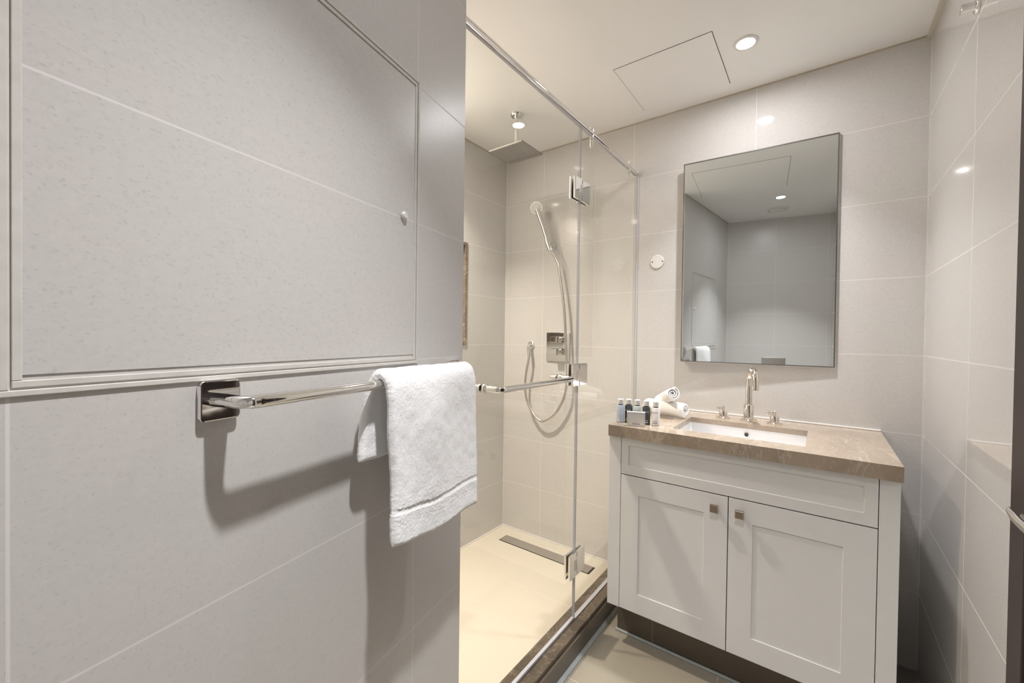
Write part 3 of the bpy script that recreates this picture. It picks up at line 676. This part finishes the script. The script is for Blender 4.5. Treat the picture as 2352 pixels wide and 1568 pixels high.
def hanging_towel():
    # centre line in (offset from wall, height); double thickness terry
    NT = 150; t0, t1 = 0.082, 0.378
    back = [(0.034, 1.022), (0.033, 1.07), (0.034, 1.12), (0.040, 1.155), (0.049, 1.176), (0.060, 1.184), (0.073, 1.178), (0.081, 1.160), (0.084, 1.12), (0.085, 1.05), (0.086, 0.98), (0.087, 0.94), (0.087, 0.91), (0.088, 0.872)]
    line = smooth_pts([(0, a, b) for a, b in back], 18); n = len(line); hw = 0.0085
    top_i = max(range(n), key=lambda i: line[i].z)
    bm = B(); rows = []
    cum = [0]
    for i in range(1, n): cum.append(cum[-1] + (line[i] - line[i - 1]).length)
    tot = cum[-1]
    ring = []                                   # closed outline: outer side forwards, end cap, inner side back, end cap
    def nrm2(i):
        a = line[min(i + 1, n - 1)] - line[max(i - 1, 0)]; return Vector((0, a.z, -a.y)).normalized()
    for i in range(n):
        e = min(cum[i], tot - cum[i]); k = math.sqrt(max(0.0, 1 - max(0, 1 - e / 0.010) ** 2)); ring.append((i, -1, max(k, 0.02)))
    for i in range(n - 1, -1, -1):
        e = min(cum[i], tot - cum[i]); k = math.sqrt(max(0.0, 1 - max(0, 1 - e / 0.010) ** 2)); ring.append((i, 1, max(k, 0.02)))
    for a in range(NT + 1):
        s = a / NT; e = min(s, 1 - s) * (t1 - t0); kt = math.sqrt(max(0.0, 1 - max(0, 1 - e / 0.009) ** 2)); kt = max(kt, 0.03)
        row = []
        for (i, sd, k) in ring:
            c = line[i]; front = i > top_i; down = max(0.0, 1.17 - c.z); nn = nrm2(i)
            drop = 0.0
            if front:
                f = (cum[i] - cum[top_i]) / (tot - cum[top_i])
                drop = f * (0.012 * math.sin(s * 5.0 + 0.6) - 0.024 * s + 0.004)   # hem waves and sinks a little at the near corner
                drop = f * (0.020 - 0.006 * math.cos(s * 6.0) - 0.030 * s)
            else:
                f = (cum[top_i] - cum[i]) / cum[top_i]; drop = 0.012 * f * (0.5 - s)
            tt = t0 + (t1 - t0) * s
            if not front: tt += (0.020 * s - 0.004) * f
            else: tt += (s - 0.5) * -0.004 * f + 0.004 * math.sin(c.z * 30) * (1 if s > 0.5 else 0.4) * f
            off = c.y
            wave = (0.007 * noise.noise(Vector((s * 3.2, c.z * 3.0, 2.0 if front else 7.0))) + 0.004 * math.sin(s * 8 + c.z * 3)) * min(1, down / 0.08)
            if front: off += wave + 0.010 * f * math.exp(-((s - 0.92) / 0.12) ** 2) + 0.004 * f
            else: off += wave * 0.3
            thick = hw * (1.12 if s > 0.5 else 1.0)
            if front:
                zz = c.z
                d1_ = abs(zz - 0.934); 
                if d1_ < 0.006: thick *= 0.80 + 0.2 * (d1_ / 0.006) ** 2
                
            p = Vector((tt, off, c.z - drop)) + nn * sd * thick * k * kt
            jit = noise.noise_vector(p * 340) * 0.0008 + noise.noise_vector(p * 45) * 0.0009
            p += Vector(jit); row.append(bm.verts.new(p))
        rows.append(row)
    m_ = len(ring)
    for a in range(NT):
        for j in range(m_):
            bm.faces.new((rows[a][j], rows[a + 1][j], rows[a + 1][(j + 1) % m_], rows[a][(j + 1) % m_]))
    for row in (rows[0], rows[-1]):
        for i in range(n - 1): bm.faces.new((row[i], row[i + 1], row[m_ - 2 - i], row[m_ - 1 - i]))
    return bm
tw = obj('hand_towel', hanging_towel(), M_towel, loc=(0.23, 0.06, 0.86), frame=LEFT, smooth=True)
tag(tw, 'white terry hand towel draped over the chrome towel bar', 'towel')

# ------------------------------------------------------------------ right wall: fixture and door
hk = thing('wall_door_stop', 'short chrome cylinder stop high on the right tiled wall', 'door stop', (XR, 1.595, 2.132))
obj('wall_disc', lathe(B(), (XR - 0.0003, 1.595, 2.132), (-1, 0, 0), [(0.0215, 0), (0.0215, 0.004), (0.017, 0.007), (0.0125, 0.0075)], 32), M_chrome, hk, smooth=True)
obj('stop_cylinder', cyl(B(), (XR - 0.0070, 1.595, 2.132), (-1, 0, 0), 0.0120, 0.026), M_chrome, hk, smooth=True)
FX = 0.294
do = bpy.data.objects.new('door_1', None); COL.objects.link(do); do.location = (XR, 0.67, 0); ORG['door_1'] = Vector((XR, 0.67, 0)); tag(do, kind='structure')
bm = B()
box(bm, FX, XR - 0.0005, 1.130, 1.200, 0, 2.17); box(bm, FX, XR - 0.0005, 0.145, 0.215, 0, 2.17); box(bm, FX, XR - 0.0005, 0.215, 1.130, 2.10, 2.17)
obj('door_frame', bm, M_doorframe, do, bevel=0.002)
bm = B(); box(bm, XR - 0.0005, XR + 0.12, 1.112, 1.124, 0, 2.085); box(bm, XR - 0.0005, XR + 0.12, 0.221, 0.233, 0, 2.085); box(bm, XR - 0.0005, XR + 0.12, 0.221, 1.124, 2.085, 2.098)
obj('door_lining', bm, M_doorframe, do)
leaf = obj('door_leaf', bx(XR + 0.004, XR + 0.044, 0.236, 1.109, 0.006, 2.082), M_doorwood, do, bevel=0.002)
LX = XR + 0.004
bm = B(); lathe(bm, (LX, 1.000, 0.976), (-1, 0, 0), [(0.026, 0), (0.026, 0.007), (0.022, 0.010), (0.0095, 0.011), (0.0095, 0.060)], 28); hl = obj('door_handle', bm, M_brushed, do, smooth=True, label='satin steel lever handle')
pts = smooth_pts([(LX - 0.068, 1.026, 0.985), (LX - 0.070, 1.005, 0.982), (LX - 0.068, 0.965, 0.977), (LX - 0.062, 0.92, 0.974), (LX - 0.052, 0.875, 0.974)], 6)
bm = B(); tube(bm, pts, [(0.0022 + 0.0030 * min(1, i / 8), 0.0025 + 0.0050 * min(1, i / 8)) for i in range(len(pts))], 20); obj('lever', bm, M_brushed, hl, smooth=True)
bm = B(); lathe(bm, (LX, 1.0, 0.878), (-1, 0, 0), [(0.024, 0), (0.024, 0.006), (0.009, 0.008), (0.009, 0.022)], 28); tt_ = obj('thumb_turn', bm, M_nickel, do, smooth=True, label='brass-toned thumb turn')
bm = B(); lathe(bm, (LX - 0.020, 1.0, 0.878), (-1, 0, 0), [(0.006, 0), (0.016, 0.006), (0.017, 0.016), (0.010, 0.024), (0, 0.025)], 28, 0.45, 1.0); obj('turn_knob', bm, M_nickel, do, smooth=True)

# ------------------------------------------------------------------ wall behind: flush plate (seen in the mirror)
fl = thing('flush_plate', 'dual button steel flush plate on the wall reflected in the mirror', 'flush plate', (0.395, 0, 0.93), BEH)
obj('plate', bx(0.30, 0.492, 0.0003, 0.008, 0.945, 1.088), M_brushed, fl, bevel=0.002)
for a, b in ((0.305, 0.392), (0.396, 0.487)):
    obj('button', bx(a, b, 0.008, 0.011, 0.950, 1.083), M_brushed, fl, bevel=0.0015)

# ------------------------------------------------------------------ ceiling: access panels, vent, downlights
def ceil_panel(x0, x1, y0, y1, label):
    t = thing('ceiling_access_panel', label, 'access panel', ((x0 + x1) / 2, (y0 + y1) / 2, CEIL), group='flush ceiling access panels')
    w = 0.0022
    obj('gap_line', bx(x0, x1, y0, y1, CEIL - 0.0006, CEIL - 0.0001), M_gap, t)
    obj('panel', bx(x0 + w, x1 - w, y0 + w, y1 - w, CEIL - 0.0018, CEIL - 0.0006), M_panelpaint, t)
ceil_panel(-0.735, -0.346, 1.688, 2.080, 'square flush access panel in the ceiling nearest the back wall')
ceil_panel(-0.655, -0.080, 0.635, 1.212, 'larger flush access panel in the ceiling, seen in the mirror')
vt = thing('ceiling_vent', 'round white extractor vent in the ceiling, seen in the mirror', 'vent', (-0.125, 0.0, CEIL))
obj('vent_ring', lathe(B(), (-0.125, 0.0, CEIL - 0.0003), (0, 0, -1), [(0.085, 0), (0.085, 0.004), (0.072, 0.010), (0.066, 0.002)], 40), M_plastic, vt, smooth=True)
obj('vent_disc', lathe(B(), (-0.125, 0.0, CEIL - 0.006), (0, 0, -1), [(0.0, 0), (0.058, 0), (0.060, 0.004), (0.05, 0.010), (0, 0.011)], 40), M_plastic, vt, smooth=True)
def downlight(x, y, label, watt, col, lm, r=0.031, spread=math.radians(85)):
    t = thing('recessed_downlight', label, 'downlight', (x, y, CEIL), group='recessed ceiling downlights')
    obj('trim_ring', lathe(B(), (x, y, CEIL - 0.0002), (0, 0, -1), [(r + 0.013, 0), (r + 0.012, 0.003), (r + 0.001, 0.0045), (r, 0.001)], 48), M_plastic, t, smooth=True)
    obj('diffuser', lathe(B(), (x, y, CEIL - 0.0006), (0, 0, -1), [(0, 0), (r, 0), (r, 0.0016), (0, 0.0017)], 40), lm, t)
    ld = bpy.data.lights.new('lamp', 'AREA'); ld.shape = 'DISK'; ld.size = r * 2; ld.energy = watt; ld.color = col; ld.spread = spread
    lo = bpy.data.objects.new('lamp', ld); COL.objects.link(lo); lo.parent = t; lo.location = (0, 0, -0.006)
downlight(-0.254, 1.830, 'round recessed downlight in the ceiling in front of the mirror', ROOM_LAMP_W, ROOM_LAMP_COL, M_lamp)
downlight(-0.110, 0.355, 'round recessed downlight above the viewer, seen in the mirror', ROOM_LAMP_W * 1.4, ROOM_LAMP_COL, M_lamp3, spread=math.radians(80))
downlight(-1.500, 1.250, 'round recessed downlight in the ceiling over the shower floor', SHOWER_LAMP_W, SHOWER_LAMP_COL, M_lamp2, spread=math.radians(110))
